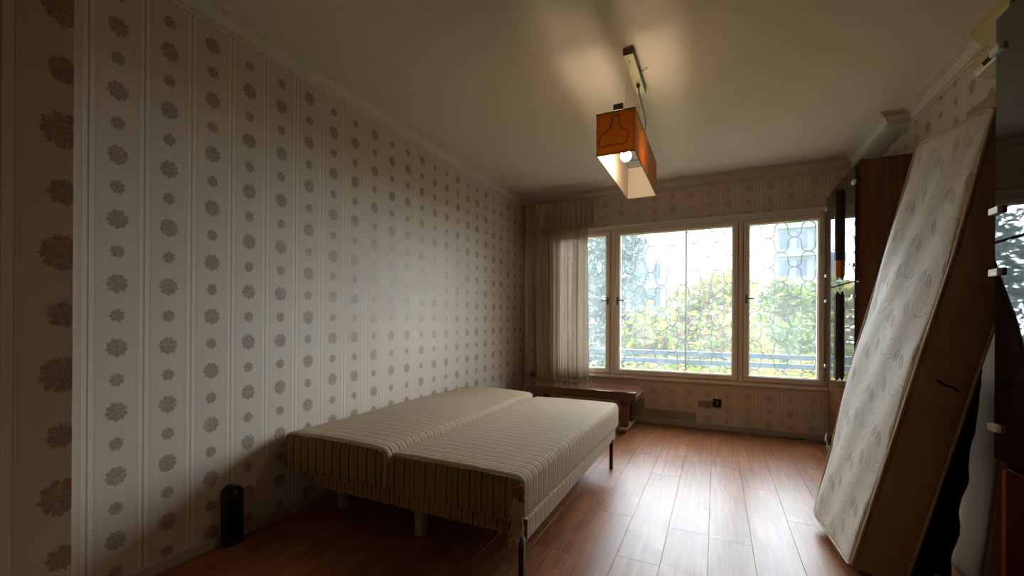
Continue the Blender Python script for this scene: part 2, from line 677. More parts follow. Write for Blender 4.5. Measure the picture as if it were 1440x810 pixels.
def prism(bm, pts2, lo, hi, fn):
    """polygon pts2 extruded between lo and hi; fn(a, b, h) -> xyz"""
    A = [bm.verts.new(fn(a, b, lo)) for a, b in pts2]
    B = [bm.verts.new(fn(a, b, hi)) for a, b in pts2]
    n = len(pts2)
    bm.faces.new(A[::-1])
    bm.faces.new(B)
    for i in range(n):
        bm.faces.new((A[i], A[(i + 1) % n], B[(i + 1) % n], B[i]))
    return bm


def sphere(bm, c, r, n=12, m=8, sx=1, sy=1, sz=1):
    mat = Matrix.Translation(c) @ Matrix.Diagonal((r * sx, r * sy, r * sz, 1))
    bmesh.ops.create_uvsphere(bm, u_segments=n, v_segments=m, radius=1.0, matrix=mat)
    return bm


def rbox(dims, r, segs, deform, matfn=None, uv=True):
    """rounded, subdivided box with local size dims (0..d); deform(p, n)->xyz"""
    nx, ny, nz = segs
    D = Vector(dims)
    def grid(n, L):
        g = [i / n * L for i in range(n + 1)]
        ext = [r * 0.3, r * 0.7]
        g += ext + [L - e for e in ext]
        return sorted(set(round(v, 6) for v in g))
    G = [grid(nx, D.x), grid(ny, D.y), grid(nz, D.z)]
    vert = {}
    bm = bmesh.new()
    uvl = bm.loops.layers.uv.new('UVMap')

    def V_(p):
        k = (round(p[0], 5), round(p[1], 5), round(p[2], 5))
        if k in vert:
            return vert[k]
        P = Vector(p)
        C = Vector([min(max(P[i], r), D[i] - r) for i in range(3)])
        n = (P - C)
        if n.length > 1e-9:
            n.normalize()
            Q = C + n * r
        else:
            Q = P
            n = Vector((0, 0, 0))
        v = bm.verts.new(deform(Q, n))
        vert[k] = (v, Q)
        return vert[k]
    for ax in range(3):
        b, c = [i for i in range(3) if i != ax]
        for side in (0, 1):
            for i in range(len(G[b]) - 1):
                for j in range(len(G[c]) - 1):
                    ps = []
                    for (bi, ci) in ((i, j), (i + 1, j), (i + 1, j + 1), (i, j + 1)):
                        p = [0, 0, 0]
                        p[ax] = side * D[ax]
                        p[b] = G[b][bi]
                        p[c] = G[c][ci]
                        ps.append(V_(p))
                    f = bm.faces.new([q[0] for q in ps])
                    f.smooth = True
                    if matfn:
                        f.material_index = matfn(ax, side)
                    for lp, q in zip(f.loops, ps):
                        lp[uvl].uv = (q[1].y, q[1].z)
    return bm


# ------------------------------------------------------------------ room constants
XL, XR, YB, YF, H = -2.1735, 1.24, 4.8092, -2.3, 2.6
PIER_X, PIER_Y = -1.25, 0.418
WX0, WX1, WZ0, WZ1 = -1.76, 0.93, 0.475, 2.165

# ------------------------------------------------------------------ structure
floor = struct(done('floor', bx(bmesh.new(), XL - 0.2, XR + 0.2, YF - 0.1, YB + 0.2, -0.12, -0.0085), M['subfloor']))
PWID = 0.195
row = 0
xx = XL
while xx < XR - 0.01:
    x1 = min(xx + PWID, XR)
    y = YF - R.random() * 1.1
    cuts = []
    while y < YB:
        cuts.append((max(y, YF), min(y + 1.2, YB)))
        y += 1.2
    for (a, b) in cuts:
        if x1 < PIER_X + 0.001 and b < PIER_Y:
            continue
        if x1 < PIER_X + 0.001 and a < PIER_Y:
            a = PIER_Y
        if b - a < 0.05:
            continue
        g = 0.0005
        bm = bx(bmesh.new(), xx + g, x1 - g, a + g, b - g, -0.0085, 0.0, 0.0005)
        done('plank', bm, M['plank'], None, origin=None).parent = floor
        o = COL.objects[-1]
        c = Vector((xx, a, 0))
        o.data.transform(Matrix.Translation(-c))
        o.location = c
    xx = x1
    row += 1

struct(done('ceiling', bx(bmesh.new(), XL - 0.2, XR + 0.2, YF - 0.1, YB + 0.2, H, H + 0.15), M['ceiling']))
struct(done('wall_left', bx(bmesh.new(), XL - 0.2, XL, PIER_Y - 0.3, YB, 0, H), M['paper_left']))
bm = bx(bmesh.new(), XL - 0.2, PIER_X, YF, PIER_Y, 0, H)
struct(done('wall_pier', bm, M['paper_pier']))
bm = bmesh.new()
T = 0.24
bx(bm, XL - 0.2, WX0, YB, YB + T, 0, H)
bx(bm, WX1, XR + 0.2, YB, YB + T, 0, H)
bx(bm, WX0, WX1, YB, YB + T, 0, WZ0)
bx(bm, WX0, WX1, YB, YB + T, WZ1, H)
struct(done('wall_back', bm, M['paper_back']))
struct(done('wall_right', bx(bmesh.new(), XR, XR + 0.2, YF, YB, 0, H), M['paper_right']))
struct(done('wall_front', bx(bmesh.new(), XL - 0.2, XR + 0.2, YF - 0.1, YF, 0, H), plain('warm_wall_paint', (228, 192, 132), 0.7)))
BX, BY = 1.112, 3.925
struct(done('trim_5', bx(bmesh.new(), BX, XR, BY, YB, 2.497, H), M['trim'], label='boxed beam end above the far cabinet'))

PROF = [(0, 2.498), (0.012, 2.498), (0.014, 2.505), (0.006, 2.509), (0.007, 2.514), (0.021, 2.516), (0.022, 2.524), (0.012, 2.528),
        (0.014, 2.536), (0.022, 2.552), (0.034, 2.564), (0.050, 2.568), (0.050, 2.573), (0.040, 2.576), (0.043, 2.580), (0.058, 2.582),
        (0.059, 2.588), (0.050, 2.591), (0.068, 2.594), (0.070, 2.5995), (0.0, 2.5995)]
PROF_L = [(d * 0.72, z) for d, z in PROF]


def cornice(name, path, prof, mat, label):
    """path: xy points with the room to the left of travel; mitred profile sweep"""
    bm = bmesh.new()
    P = [Vector(p) for p in path]
    rings = []
    for i, p in enumerate(P):
        d0 = (p - P[i - 1]).normalized() if i > 0 else (P[1] - P[0]).normalized()
        d1 = (P[i + 1] - p).normalized() if i < len(P) - 1 else d0
        n0, n1 = Vector((-d0.y, d0.x)), Vector((-d1.y, d1.x))
        b = (n0 + n1)
        b = b / max(b.dot(n0), 1e-6)
        rings.append([bm.verts.new((p.x + b.x * d, p.y + b.y * d, z)) for d, z in prof])
    for A, B in zip(rings, rings[1:]):
        for k in range(len(prof)):
            bm.faces.new((A[k], A[(k + 1) % len(prof)], B[(k + 1) % len(prof)], B[k]))
    bm.faces.new(rings[0])
    bm.faces.new(rings[-1][::-1])
    o = struct(done(name, bm, mat))
    o['label'] = label
    return o


cornice('trim_1', [(XL, YB), (XL, PIER_Y)], PROF_L, M['trim'], 'moulded plaster cornice along the left wall')
cornice('trim_2', [(BX, YB), (XL, YB)], PROF, M['trim'], 'moulded plaster cornice over the window wall')
cornice('trim_3', [(XR, 3.0), (XR, BY), (BX, BY), (BX, YB)], PROF, M['trim'], 'moulded cornice stepping out at the right wall corner')
cornice('trim_4', [(XR, YF), (XR, 3.0)], [(0, 2.50), (0.012, 2.50), (0.03, 2.53), (0.06, 2.575), (0.066, 2.5995), (0, 2.5995)],
        M['trim_yellow'], 'plain yellow stretch of cornice above the wall box')


def skirting(name, x0, x1, y0, y1, label):
    bm = bx(bmesh.new(), x0, x1, y0, y1, 0.0005, 0.055, 0.004, 2)
    o = struct(done(name, bm, M['skirting']))
    o['label'] = label


skirting('baseboard_left', XL, XL + 0.014, PIER_Y, 1.245, 'grey painted skirting on the left wall')
skirting('baseboard_left_far', XL, XL + 0.014, 1.345, YB - 0.02, 'grey skirting on the left wall running under the bed')
skirting('baseboard_back', XL + 0.014, 0.93, YB - 0.014, YB, 'grey painted skirting under the window')

# ------------------------------------------------------------------ window
wy0, wy1 = YB - 0.012, YB + 0.07
win = struct(thing('window_1', 'wide white painted window of three sashes in the far wall', 'window', (0, YB, WZ0)))
del win['category']
bm = bmesh.new()
bx(bm, WX0, WX1, wy0, wy1, 2.105, WZ1, 0.004)
bx(bm, WX0, WX1, wy0, wy1, WZ0, 0.512, 0.004)
bx(bm, WX0, WX0 + 0.03, wy0, wy1, 0.512, 2.105, 0.003)
bx(bm, WX1 - 0.028, WX1, wy0, wy1, 0.512, 2.105, 0.003)
bx(bm, -1.072, -1.016, wy0, wy1, 0.512, 2.105, 0.003)
bx(bm, 0.197, 0.241, wy0, wy1, 0.512, 2.105, 0.003)
bx(bm, WX0 - 0.01, WX1 + 0.006, wy0 - 0.016, wy0, WZ1 - 0.026, WZ1 + 0.004, 0.004)
bx(bm, WX0 - 0.01, WX1 + 0.012, wy0 - 0.030, wy0, WZ0 - 0.004, WZ0 + 0.022, 0.005)
done('window_frame', bm, M['window_paint'], win)
bm = bmesh.new()
for (a, b) in ((-1.732, -1.070), (-1.018, 0.199), (0.239, 0.904)):
    for k in ((a, b, 2.100, 2.106), (a, b, 0.510, 0.516), (a, a + 0.005, 0.51, 2.105), (b - 0.005, b, 0.51, 2.105)):
        bx(bm, k[0], k[1], wy0 - 0.0006, wy0 + 0.01, k[2], k[3])
done('sash_gap', bm, M['gasket'], win)
for (a, b, hx, hd) in ((-1.729, -1.074, -1.098, -1), (-1.013, 0.194, -0.990, 1), (0.244, 0.901, 0.268, 1)):
    sy0, sy1 = wy0 - 0.022, wy0 + 0.03
    za, zb, st = 0.515, 2.101, 0.047
    bm = bmesh.new()
    for (q0, q1, r0, r1) in ((a, b, zb - 0.045, zb), (a, b, za, za + 0.052), (a, a + st, za + 0.052, zb - 0.045), (b - st, b, za + 0.052, zb - 0.045)):
        bx(bm, q0, q1, sy0, sy1, r0, r1, 0.004)
    for (q0, q1, r0, r1) in ((a + st, b - st, zb - 0.052, zb - 0.045), (a + st, b - st, za + 0.052, za + 0.059),
                             (a + st, a + st + 0.007, za + 0.052, zb - 0.045), (b - st - 0.007, b - st, za + 0.052, zb - 0.045)):
        bx(bm, q0, q1, sy0 + 0.02, sy1, r0, r1)
    sash = done('sash', bm, M['window_paint'], win)
    box('pane', M['glass'], sash, a + st, b - st, sy0 + 0.034, sy0 + 0.038, za + 0.052, zb - 0.045, 0)
    bm = bmesh.new()
    bx(bm, hx - 0.011, hx + 0.011, sy0 - 0.006, sy0, 1.280, 1.365, 0.002)
    bx(bm, min(hx, hx + hd * 0.075), max(hx, hx + hd * 0.075), sy0 - 0.030, sy0 - 0.020, 1.322, 1.334, 0.003)
    cyl(bm, (hx, sy0 - 0.028, 1.328), (hx, sy0, 1.328), 0.007, 8)
    done('handle', bm, M['steel'], sash)

# outside: safety rails, ornamental grille
bm = bmesh.new()
for i, (za, nm) in enumerate(((0.744, 'upper'), (0.652, 'lower'))):
    o = done('balcony_rail', bx(bmesh.new(), -2.4, 1.6, 5.08, 5.12, za - 0.026, za + 0.026, 0.006, 2), M['rail'])
    tag(o, '%s blue-grey bar of the rail outside the window' % nm, 'rail', 'bars across the outside of the window')
bm.free()
for i, (xa, xb) in enumerate(((-1.76, -0.30), (-0.29, 0.96))):
    t_ = thing('window_grille', ('scalloped wire grille outside the two left panes', 'scalloped wire grille outside the right pane and its neighbour')[i],
               'grille', (xa, 4.97, 0.5), 'wire grilles outside the window')
    per, pitch, r = 0.226, 0.147, 0.0565
    bm = bmesh.new()
    for k in range(-1, 12):
        zt = 2.085 - k * pitch
        ph = (k % 2) * per / 2
        pts = []
        n0 = int((xa - 0.58 - ph) / per) - 1
        xs = np.arange(xa, xb + 1e-6, per / 24)
        for xv in xs:
            f = ((xv - 0.58 - ph) / per) % 1.0
            # arch: semicircle top over |f|<.25, cup elsewhere, joined by straight sides
            ff = f if f <= 0.5 else f - 1
            if abs(ff) <= 0.25:
                dz = -r + math.sqrt(max(0, r * r - (ff * per) ** 2))
            else:
                gg = (abs(ff) - 0.5) * per
                dz = -pitch + r - math.sqrt(max(0, r * r - gg * gg))
            z_ = zt + dz
            if 0.5 < z_ < 2.12:
                pts.append((xv, 4.97 + 0.004 * (k % 2), z_))
            else:
                if len(pts) > 2:
                    tube(bm, pts, 0.0052, 5)
                pts = []
        if len(pts) > 2:
            tube(bm, pts, 0.0052, 5)
    done('scroll_wire', bm, M['grille'], t_)
    bm = bmesh.new()
    for xv in (xa, xb):
        bx(bm, xv - 0.005, xv + 0.005, 4.962, 4.978, 0.5, 2.14, 0.001)
    for zv in (0.5, 2.14):
        bx(bm, xa, xb, 4.962, 4.978, zv - 0.005, zv + 0.005, 0.001)
    done('grille_frame', bm, M['grille'], t_)

# ------------------------------------------------------------------ curtain
cur = thing('sheer_curtain', 'gathered beige sheer curtain with a ruffled valance left of the window', 'curtain', (-1.64, 4.69, 0.43))


def cloth(fn, nu, nv):
    bm = bmesh.new()
    g = [[bm.verts.new(fn(i / nu, j / nv)) for j in range(nv + 1)] for i in range(nu + 1)]
    for i in range(nu):
        for j in range(nv):
            bm.faces.new((g[i][j], g[i + 1][j], g[i + 1][j + 1], g[i][j + 1]))
    return bm


def drape(u, v):
    z = 0.425 + v * 2.03
    x = -2.015 + u * 0.715
    ph = u * 2 * PI * 13 + 1.1 * math.sin(u * 23) + 0.5 * math.sin(v * 3 + u * 9)
    amp = 0.020 + 0.012 * math.sin(u * 17 + 1)
    xx = x + 0.012 * math.sin(ph * 0.5 + v * 2) + 0.02 * (1 - v) * math.sin(u * 7)
    if u < 0.15:
        xx += 0.05 * (1 - u / 0.15) * (1 - v) ** 2
    return (xx, 4.705 + amp * math.sin(ph) + 0.006 * math.sin(ph * 2.3 + v * 5), z)


def valance(u, v):
    x = -2.0 + u * 0.80
    drop = 0.285 - 0.01 * math.sin(u * 9) - (0.07 * max(0, 1 - u / 0.12) ** 0.5 if u < 0.12 else 0) * -0.3
    z = 2.462 - (1 - v) * drop
    ph = u * 2 * PI * 15 + 1.7 * math.sin(u * 15)
    amp = 0.010 + 0.022 * (1 - v) + 0.008 * math.sin(u * 21)
    if v < 0.08:
        z += 0.010 * math.sin(u * 2 * PI * 34)
        amp += 0.008 * math.sin(u * 2 * PI * 34)
    return (x + 0.03 * (1 - v) * (u - 0.5), 4.655 + amp * math.sin(ph) - 0.012 * (1 - v), z)


done('drape', cloth(drape, 200, 24), M['sheer'], cur, True)
done('valance', cloth(valance, 200, 14), M['sheer'], cur, True)
bm = cyl(bmesh.new(), (-2.04, 4.69, 2.462), (-1.19, 4.69, 2.462), 0.009, 10)
done('curtain_rod', bm, M['pipe_tan'], cur)
bm = bmesh.new()
for k in range(12):
    u = (k + 0.5) / 12
    cyl(bm, (-2.0 + u * 0.78, 4.70, 2.44), (-2.0 + u * 0.78, 4.68, 2.462), 0.003, 6)
done('curtain_hook', bm, M['white_plastic'], cur)['kind'] = 'stuff'

# heating pipes in the far left corner
p = thing('heating_pipe', 'white painted heating pipe with a valve in the far left corner', 'pipe', (-2.075, 4.75, 0))
done('riser', cyl(bmesh.new(), (-2.082, 4.755, 0.0), (-2.082, 4.755, 2.50), 0.0125, 12), M['pipe'], p, True)
bm = tube(bmesh.new(), [(-2.082, 4.755, 0.445), (-2.03, 4.755, 0.445), (-1.97, 4.755, 0.445)], 0.009, 8)
done('branch_pipe', bm, M['pipe_tan'], p, True)
bm = cyl(bmesh.new(), (-2.02, 4.755, 0.445), (-1.965, 4.755, 0.445), 0.019, 10)
cyl(bm, (-1.99, 4.755, 0.42), (-1.99, 4.755, 0.485), 0.013, 10)
done('valve', bm, M['brown_metal'], p, True, label='dark brass radiator valve')
o = done('heating_pipe', cyl(bmesh.new(), (-2.128, 4.765, 0), (-2.128, 4.765, 2.50), 0.0105, 12), M['pipe_tan'], None, True, origin=(-2.128, 4.765, 0))
tag(o, 'tan painted pipe between the white pipe and the wall corner', 'pipe')

# ------------------------------------------------------------------ socket under the window
so = thing('socket_box', 'dark burnt wall socket box among torn wallpaper under the window', 'socket', (0.015, YB, 0.275))
bm = bmesh.new()
for k in ((-0.024, -0.018, 0.235, 0.315), (0.046, 0.052, 0.235, 0.315), (-0.018, 0.046, 0.235, 0.241), (-0.018, 0.046, 0.309, 0.315)):
    bx(bm, k[0], k[1], YB - 0.02, YB, k[2], k[3], 0.001)
bx(bm, -0.018, 0.046, YB - 0.004, YB, 0.241, 0.309)
done('box_rim', bm, M['slit'], so)
bm = bx(bmesh.new(), 0.000, 0.030, YB - 0.024, YB - 0.003, 0.252, 0.300, 0.003)
done('terminal', bm, M['brown_metal'], so)
bm = bx(bmesh.new(), 0.010, 0.018, YB - 0.026, YB - 0.020, 0.262, 0.288, 0.001)
done('contact', bm, M['white_plastic'], so)

# ------------------------------------------------------------------ sofa bed
bed = thing('sofa_bed', 'folded-out sofa bed in beige striped corduroy against the left wall', 'bed', (-1.42, 2.45, 0))


def mattress_half(name, x0, x1, y0, y1, z0, z1, crown, lean):
    D = (x1 - x0, y1 - y0, z1 - z0)
    P = 0.0585

    def df(q, n):
        x, y, z = q.x + x0, q.y + y0, q.z + z0
        u, v = q.x / D[0], q.y / D[1]
        top = max(0.0, n.z)
        z += (top * crown * (4 * u * (1 - u)) * (0.6 + 0.4 * math.sin(v * PI)))
        gy = abs(math.sin(PI * (y / P))) ** 0.45
        gx = abs(math.sin(PI * (x / P))) ** 0.45
        z += top * 0.0035 * (gy - 0.7) + top * 0.004 * math.sin(x * 5.1 + y * 3.3) * math.sin(y * 2.1)
        if n.y < -0.5:
            y -= 0.008 * (gx - 0.6)
        if n.x > 0.5:
            x += 0.004 * (gy - 0.6)
        if n.z < -0.4 and n.y < -0.2:
            z += 0.004 * (1 - gx)
        x += lean * v
        return (x, y, z)
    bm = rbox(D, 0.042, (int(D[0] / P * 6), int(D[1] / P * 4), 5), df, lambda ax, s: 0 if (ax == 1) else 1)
    return done(name, bm, [M['cord_x'], M['cord_y']], bed)


ml = mattress_half('back_cushion', -2.155, -1.428, 1.572, 3.44, 0.268, 0.478, 0.018, 0.0)
mr = mattress_half('seat_cushion', -1.418, -0.706, 1.572, 3.36, 0.268, 0.464, 0.010, 0.03)
# seams along the top front edges and the split
bm = tube(bmesh.new(), [(-2.12 + i * 0.034, 1.580 + 0.003 * math.sin(i), 0.470 + 0.006 * math.sin(i * 0.15)) for i in range(20)], 0.0045, 6)
done('seam_piping', bm, M['cord_x'], ml, True)
bm = tube(bmesh.new(), [(-1.385 + i * 0.034, 1.580 + 0.003 * math.sin(i), 0.456) for i in range(19)], 0.0045, 6)
done('seam_piping', bm, M['cord_x'], mr, True)
bm = bmesh.new()
bx(bm, -1.96, -0.728, 1.605, 1.64, 0.206, 0.285, 0.006, 2)
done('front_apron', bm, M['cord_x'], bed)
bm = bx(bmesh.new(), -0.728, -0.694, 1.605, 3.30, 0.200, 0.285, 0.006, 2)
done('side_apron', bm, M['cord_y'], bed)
bm = bx(bmesh.new(), -1.95, -0.735, 1.642, 3.28, 0.222, 0.276, 0.004)
done('bed_base', bm, M['slit'], bed)
for (x, y) in ((-1.97, 1.83), (-1.365, 1.78), (-1.95, 3.2)):
    bm = bmesh.new()
    w = 0.026
    A = [bm.verts.new((x + sx * w, y + sy * w, 0.215 if y > 1 else 0)) for sx, sy in ((-1, -1), (1, -1), (1, 1), (-1, 1))]
    B = [bm.verts.new((x + sx * w * 0.86, y + sy * w * 0.86, 0.0)) for sx, sy in ((-1, -1), (1, -1), (1, 1), (-1, 1))]
    bm.faces.new(A)
    bm.faces.new(B[::-1])
    for k in range(4):
        bm.faces.new((A[k], A[(k + 1) % 4], B[(k + 1) % 4], B[k]))
    done('leg', bm, M['wood_leg'], bed, label='grey wooden leg')
for (x, y, h) in ((-0.712, 1.592, 0.40), (-0.700, 3.19, 0.21)):
    bm = bx(bmesh.new(), x - 0.012, x + 0.012, y - 0.012, y + 0.012, 0.004, 0.215, 0.002)
    if h > 0.3:
        bx(bm, x - 0.013, x + 0.012, y - 0.013, y - 0.008, 0.215, 0.30, 0.001)
    bx(bm, x - 0.014, x + 0.014, y - 0.014, y + 0.014, 0.0, 0.006, 0.001)
    done('leg', bm, M['brown_metal'], bed, label='dark steel leg')
# torn corner with exposed filling
bm = bmesh.new()
for k in range(26):
    a = R.random()
    c = (-0.708 + R.uniform(-0.022, 0.014), 1.568 + R.uniform(-0.008, 0.014), 0.425 - a * 0.055)
    bmesh.ops.create_icosphere(bm, subdivisions=2, radius=R.uniform(0.007, 0.014), matrix=Matrix.Translation(c) @ Matrix.Diagonal((1, 1, R.uniform(0.7, 1.5), 1)))
for v in bm.verts:
    v.co += Vector((R.uniform(-1, 1), R.uniform(-1, 1), R.uniform(-1, 1))) * 0.0018
fo = done('exposed_foam', bm, M['foam'], mr, True, label='torn brown foam showing at the corner')
fo['kind'] = 'stuff'
bm = bmesh.new()
for k in range(75):
    x = -0.716 + R.uniform(-0.016, 0.018)
    y = 1.560 + R.uniform(-0.008, 0.010)
    z = R.uniform(0.33, 0.40)
    L = R.uniform(0.05, 0.16)
    pts = [(x + R.uniform(-0.006, 0.006) * s, y - 0.006 * s * R.random(), z - L * s / 5) for s in range(6)]
    tube(bm, pts, [0.0030, 0.0036, 0.0032, 0.0026, 0.0018, 0.0006], 5)
fr = done('frayed_fabric', bm, M['fray'], mr, True, label='pale frayed threads hanging from the torn corner')
fr['kind'] = 'stuff'
bm = cloth(lambda u, v: (-0.735 + 0.045 * u, 1.557 + 0.004 * math.sin(v * 9 + u * 5) + 0.004 * math.cos(u * 7), 0.245 + 0.18 * v - 0.03 * (1 - v) * math.sin(u * 5)), 8, 12)
done('torn_flap', bm, M['cord_x'], mr, True)

# ------------------------------------------------------------------ coffee table
tb = thing('coffee_table', 'low brown lacquered coffee table under the curtain', 'table', (-1.29, 4.45, 0))
box('tabletop', M['table_wood'], tb, -1.875, -0.690, 4.215, 4.67, 0.385, 0.408, 0.004, 2)
bm = bmesh.new()
bx(bm, -1.868, -0.698, 4.222, 4.24, 0.322, 0.3845, 0.002)
bx(bm, -1.868, -0.698, 4.645, 4.663, 0.322, 0.3845, 0.002)
bx(bm, -1.868, -1.850, 4.24, 4.645, 0.322, 0.3845, 0.002)
bx(bm, -0.716, -0.698, 4.24, 4.645, 0.322, 0.3845, 0.002)
done('apron', bm, M['table_edge'], tb)
bm = bx(bmesh.new(), -0.6995, -0.694, 4.235, 4.65, 0.362, 0.376, 0.001)
done('edge_strip', bm, M['pale_wood'], tb, label='pale inlaid strip along the table end')
for xa in (-0.845, -1.785):
    for ya in (4.27, 4.555):
        done('leg', bx(bmesh.new(), xa, xa + 0.07, ya, ya + 0.05, 0.055, 0.3845, 0.003), M['table_edge'], tb)
    done('foot_rail', bx(bmesh.new(), xa - 0.006, xa + 0.076, 4.20, 4.64, 0.035, 0.055, 0.003), M['pale_wood'], tb, label='pale wooden foot rail')
    for ya in (4.24, 4.60):
        bm = cyl(bmesh.new(), (xa + 0.025, ya, 0.017), (xa + 0.045, ya, 0.017), 0.017, 12)
        bx(bm, xa + 0.020, xa + 0.050, ya - 0.010, ya + 0.010, 0.026, 0.036, 0.001)
        done('castor', bm, M['green'] if ya < 4.4 else M['dark_plastic'], tb, label='green castor' if ya < 4.4 else None)

# ------------------------------------------------------------------ black rounded box on the left wall
bm = bmesh.new()
ya, yb, ztop = 1.258, 1.334, 0.288
rr = (yb - ya) / 2
prof = [(ya, 0.0), (yb, 0.0)] + [((ya + yb) / 2 + rr * math.cos(k * PI / 14), ztop - rr + rr * math.sin(k * PI / 14)) for k in range(15)]
prism(bm, prof, XL + 0.004, XL + 0.062, lambda a, b, h: (h, a, b))
bmesh.ops.bevel(bm, geom=[e for e in bm.edges], offset=0.004, segments=2, affect='EDGES', profile=0.5)
bl = thing('wall_speaker', 'small black round-topped speaker standing at the left wall skirting', 'speaker', (XL + 0.03, 1.296, 0))
done('body', bm, M['dark_plastic'], bl)
bm = bmesh.new()
tube(bm, [(XL + 0.063, 1.296 + 0.022 * math.cos(a * PI / 12), 0.248 + 0.022 * math.sin(a * PI / 12)) for a in range(24)], 0.003, 6, True)
sphere(bm, (XL + 0.060, 1.296, 0.248), 0.014, 12, 8, 0.5, 1, 1)
done('cap_ring', bm, plain('grey_gloss', (70, 68, 70), 0.25, 0.6), bl, True, label='glossy grey ring near the top')

# ------------------------------------------------------------------ cabinets


def clip(door, x, y, z, sgn):
    o = box('clip', M['white_plastic'], door, x - 0.013, x + 0.006, y - 0.032, y + 0.026, z - 0.013, z + 0.013, 0.002)
    return o


XD = 0.900


def handle_bar(door, y, z0, z1, amber_at, amat):
    x = XD - 0.018
    w = 0.020
    def hexp(a0, a1, zz0, zz1, tipb, tipt):
        bm = bmesh.new()
        rings = []
        lev = [(zz0 - tipb, 0.15), (zz0, 1.0), (zz1, 1.0), (zz1 + tipt, 0.15)]
        for z, s in lev:
            rings.append([bm.verts.new((x + px * s, y + py * s, z)) for px, py in ((0.0175, -a0), (0.0175, a0), (-0.010, a0 * 0.8), (-0.018, 0.0), (-0.010, -a0 * 0.8))])
        for A, B in zip(rings, rings[1:]):
            for k in range(5):
                bm.faces.new((A[k], A[(k + 1) % 5], B[(k + 1) % 5], B[k]))
        bm.faces.new(rings[0][::-1])
        bm.faces.new(rings[-1])
        return bm
    done('handle', hexp(w, w, z0, z1, 0.003, 0.03), M['brown_metal'], door)
    a0, a1 = amber_at
    done('handle_grip', hexp(w * 1.35, w, a0, a1, 0.035, 0.003), amat, door, label='amber grip at the end of the handle' if amat is M['amber'] else 'worn bronze grip of the handle')


fc = thing('wall_cabinet', 'tall brown wood cabinet with smoked glass doors beside the window', 'cabinet', (1.07, 4.25, 0), 'cabinets of the wall unit')
Y0, Y1 = 3.845, 4.70
XB0 = 0.925
bm = bmesh.new()
bx(bm, XB0, XR - 0.004, Y0, Y0 + 0.018, 0.0, 2.275, 0.002)
bx(bm, XB0, XR - 0.004, Y1 - 0.018, Y1, 0.0, 2.275, 0.002)
bx(bm, XB0, XR - 0.004, Y0 + 0.018, Y1 - 0.018, 2.255, 2.275, 0.002)
bx(bm, XB0, XR - 0.004, Y0 + 0.018, Y1 - 0.018, 0.055, 0.075, 0.002)
bx(bm, XB0 + 0.01, XR - 0.004, Y0 + 0.018, Y1 - 0.018, 1.39, 1.41, 0.002)
bx(bm, XR - 0.012, XR - 0.004, Y0 + 0.018, Y1 - 0.018, 0.075, 2.255)
bx(bm, XB0 + 0.03, XB0 + 0.045, Y0 + 0.018, Y1 - 0.018, 0.0, 0.055)
done('carcass', bm, M['mahogany'], fc)
ym = (Y0 + Y1) / 2 - 0.02
for (za, zb) in ((0.592, 1.396), (1.404, 2.225)):
    for (ya, yb) in ((Y0 - 0.006, ym - 0.001), (ym + 0.001, Y1 + 0.004)):
        d = box('door', M['smoked'], fc, XD, XD + 0.008, ya, yb, za, zb, 0.0012)
        box('door_backing', M['mahogany_dark'], d, XD + 0.0085, XB0 - 0.002, ya + 0.004, yb - 0.004, za + 0.004, zb - 0.004, 0.001)
        ye = ya if ya < ym - 0.1 else yb
        for z in (za + 0.115, zb - 0.105):
            if ye == ya:
                clip(d, XD, ye + 0.022, z, 1)
            else:
                clip(d, XD, ye - 0.004, z, 1)
        if ya > ym - 0.1:
            if za > 1:
                handle_bar(d, ym - 0.004, 1.60, 2.15, (1.475, 1.60), M['amber'])
            else:
                handle_bar(d, ym - 0.004, 0.80, 1.325, (0.665, 0.80), M['brass_dark'])
for (ya, yb) in ((Y0 + 0.02, ym - 0.002), (ym + 0.002, Y1 - 0.02)):
    box('lower_door', M['mahogany'], fc, XD + 0.012, XB0 + 0.004, ya, yb, 0.078, 0.584, 0.002)

nc = thing('wall_cabinet', 'dark cabinet with smoked glass doors cut by the right picture edge', 'cabinet', (1.07, 1.6, 0), 'cabinets of the wall unit')
Y0, Y1 = 1.18, 2.105
bm = bmesh.new()
bx(bm, XB0, XR - 0.004, Y1 - 0.018, Y1, 0.0, 2.275, 0.002)
bx(bm, XB0, XR - 0.004, Y0, Y0 + 0.018, 0.0, 2.275, 0.002)
bx(bm, XB0, XR - 0.004, Y0 + 0.018, Y1 - 0.018, 2.255, 2.275, 0.002)
bx(bm, XB0, XR - 0.004, Y0 + 0.018, Y1 - 0.018, 0.055, 0.075, 0.002)
bx(bm, XB0 + 0.01, XR - 0.004, Y0 + 0.018, Y1 - 0.018, 1.39, 1.41, 0.002)
bx(bm, XR - 0.012, XR - 0.004, Y0 + 0.018, Y1 - 0.018, 0.075, 2.255)
done('carcass', bm, M['mahogany_dark'], nc)
done('edge_band', bx(bmesh.new(), XB0 - 0.012, XB0 - 0.0005, Y1 - 0.022, Y1, 0.0, 0.588, 0.001), M['edge_band'], nc, label='orange wood edge strip')
ym = (Y0 + Y1) / 2
for (za, zb) in ((0.622, 1.388), (1.396, 2.19)):
    for (ya, yb) in ((Y0, ym - 0.001), (ym + 0.001, Y1 + 0.018)):
        d = box('door', M['smoked'], nc, XD, XD + 0.008, ya, yb, za, zb, 0.0012)
        box('door_backing', M['mahogany_dark'], d, XD + 0.0085, XB0 - 0.002, ya + 0.004, yb - 0.004, za + 0.004, zb - 0.004, 0.001)
        if yb > Y1:
            for z in ((0.732, 1.284) if za < 1 else (1.503, 2.075)):
                clip(d, XD, yb - 0.012, z, -1)
for (ya, yb) in ((Y0 + 0.02, ym - 0.002), (ym + 0.002, Y1 - 0.024)):
    box('lower_door', M['mahogany_dark'], nc, XD + 0.012, XB0 + 0.004, ya, yb, 0.078, 0.600, 0.002)

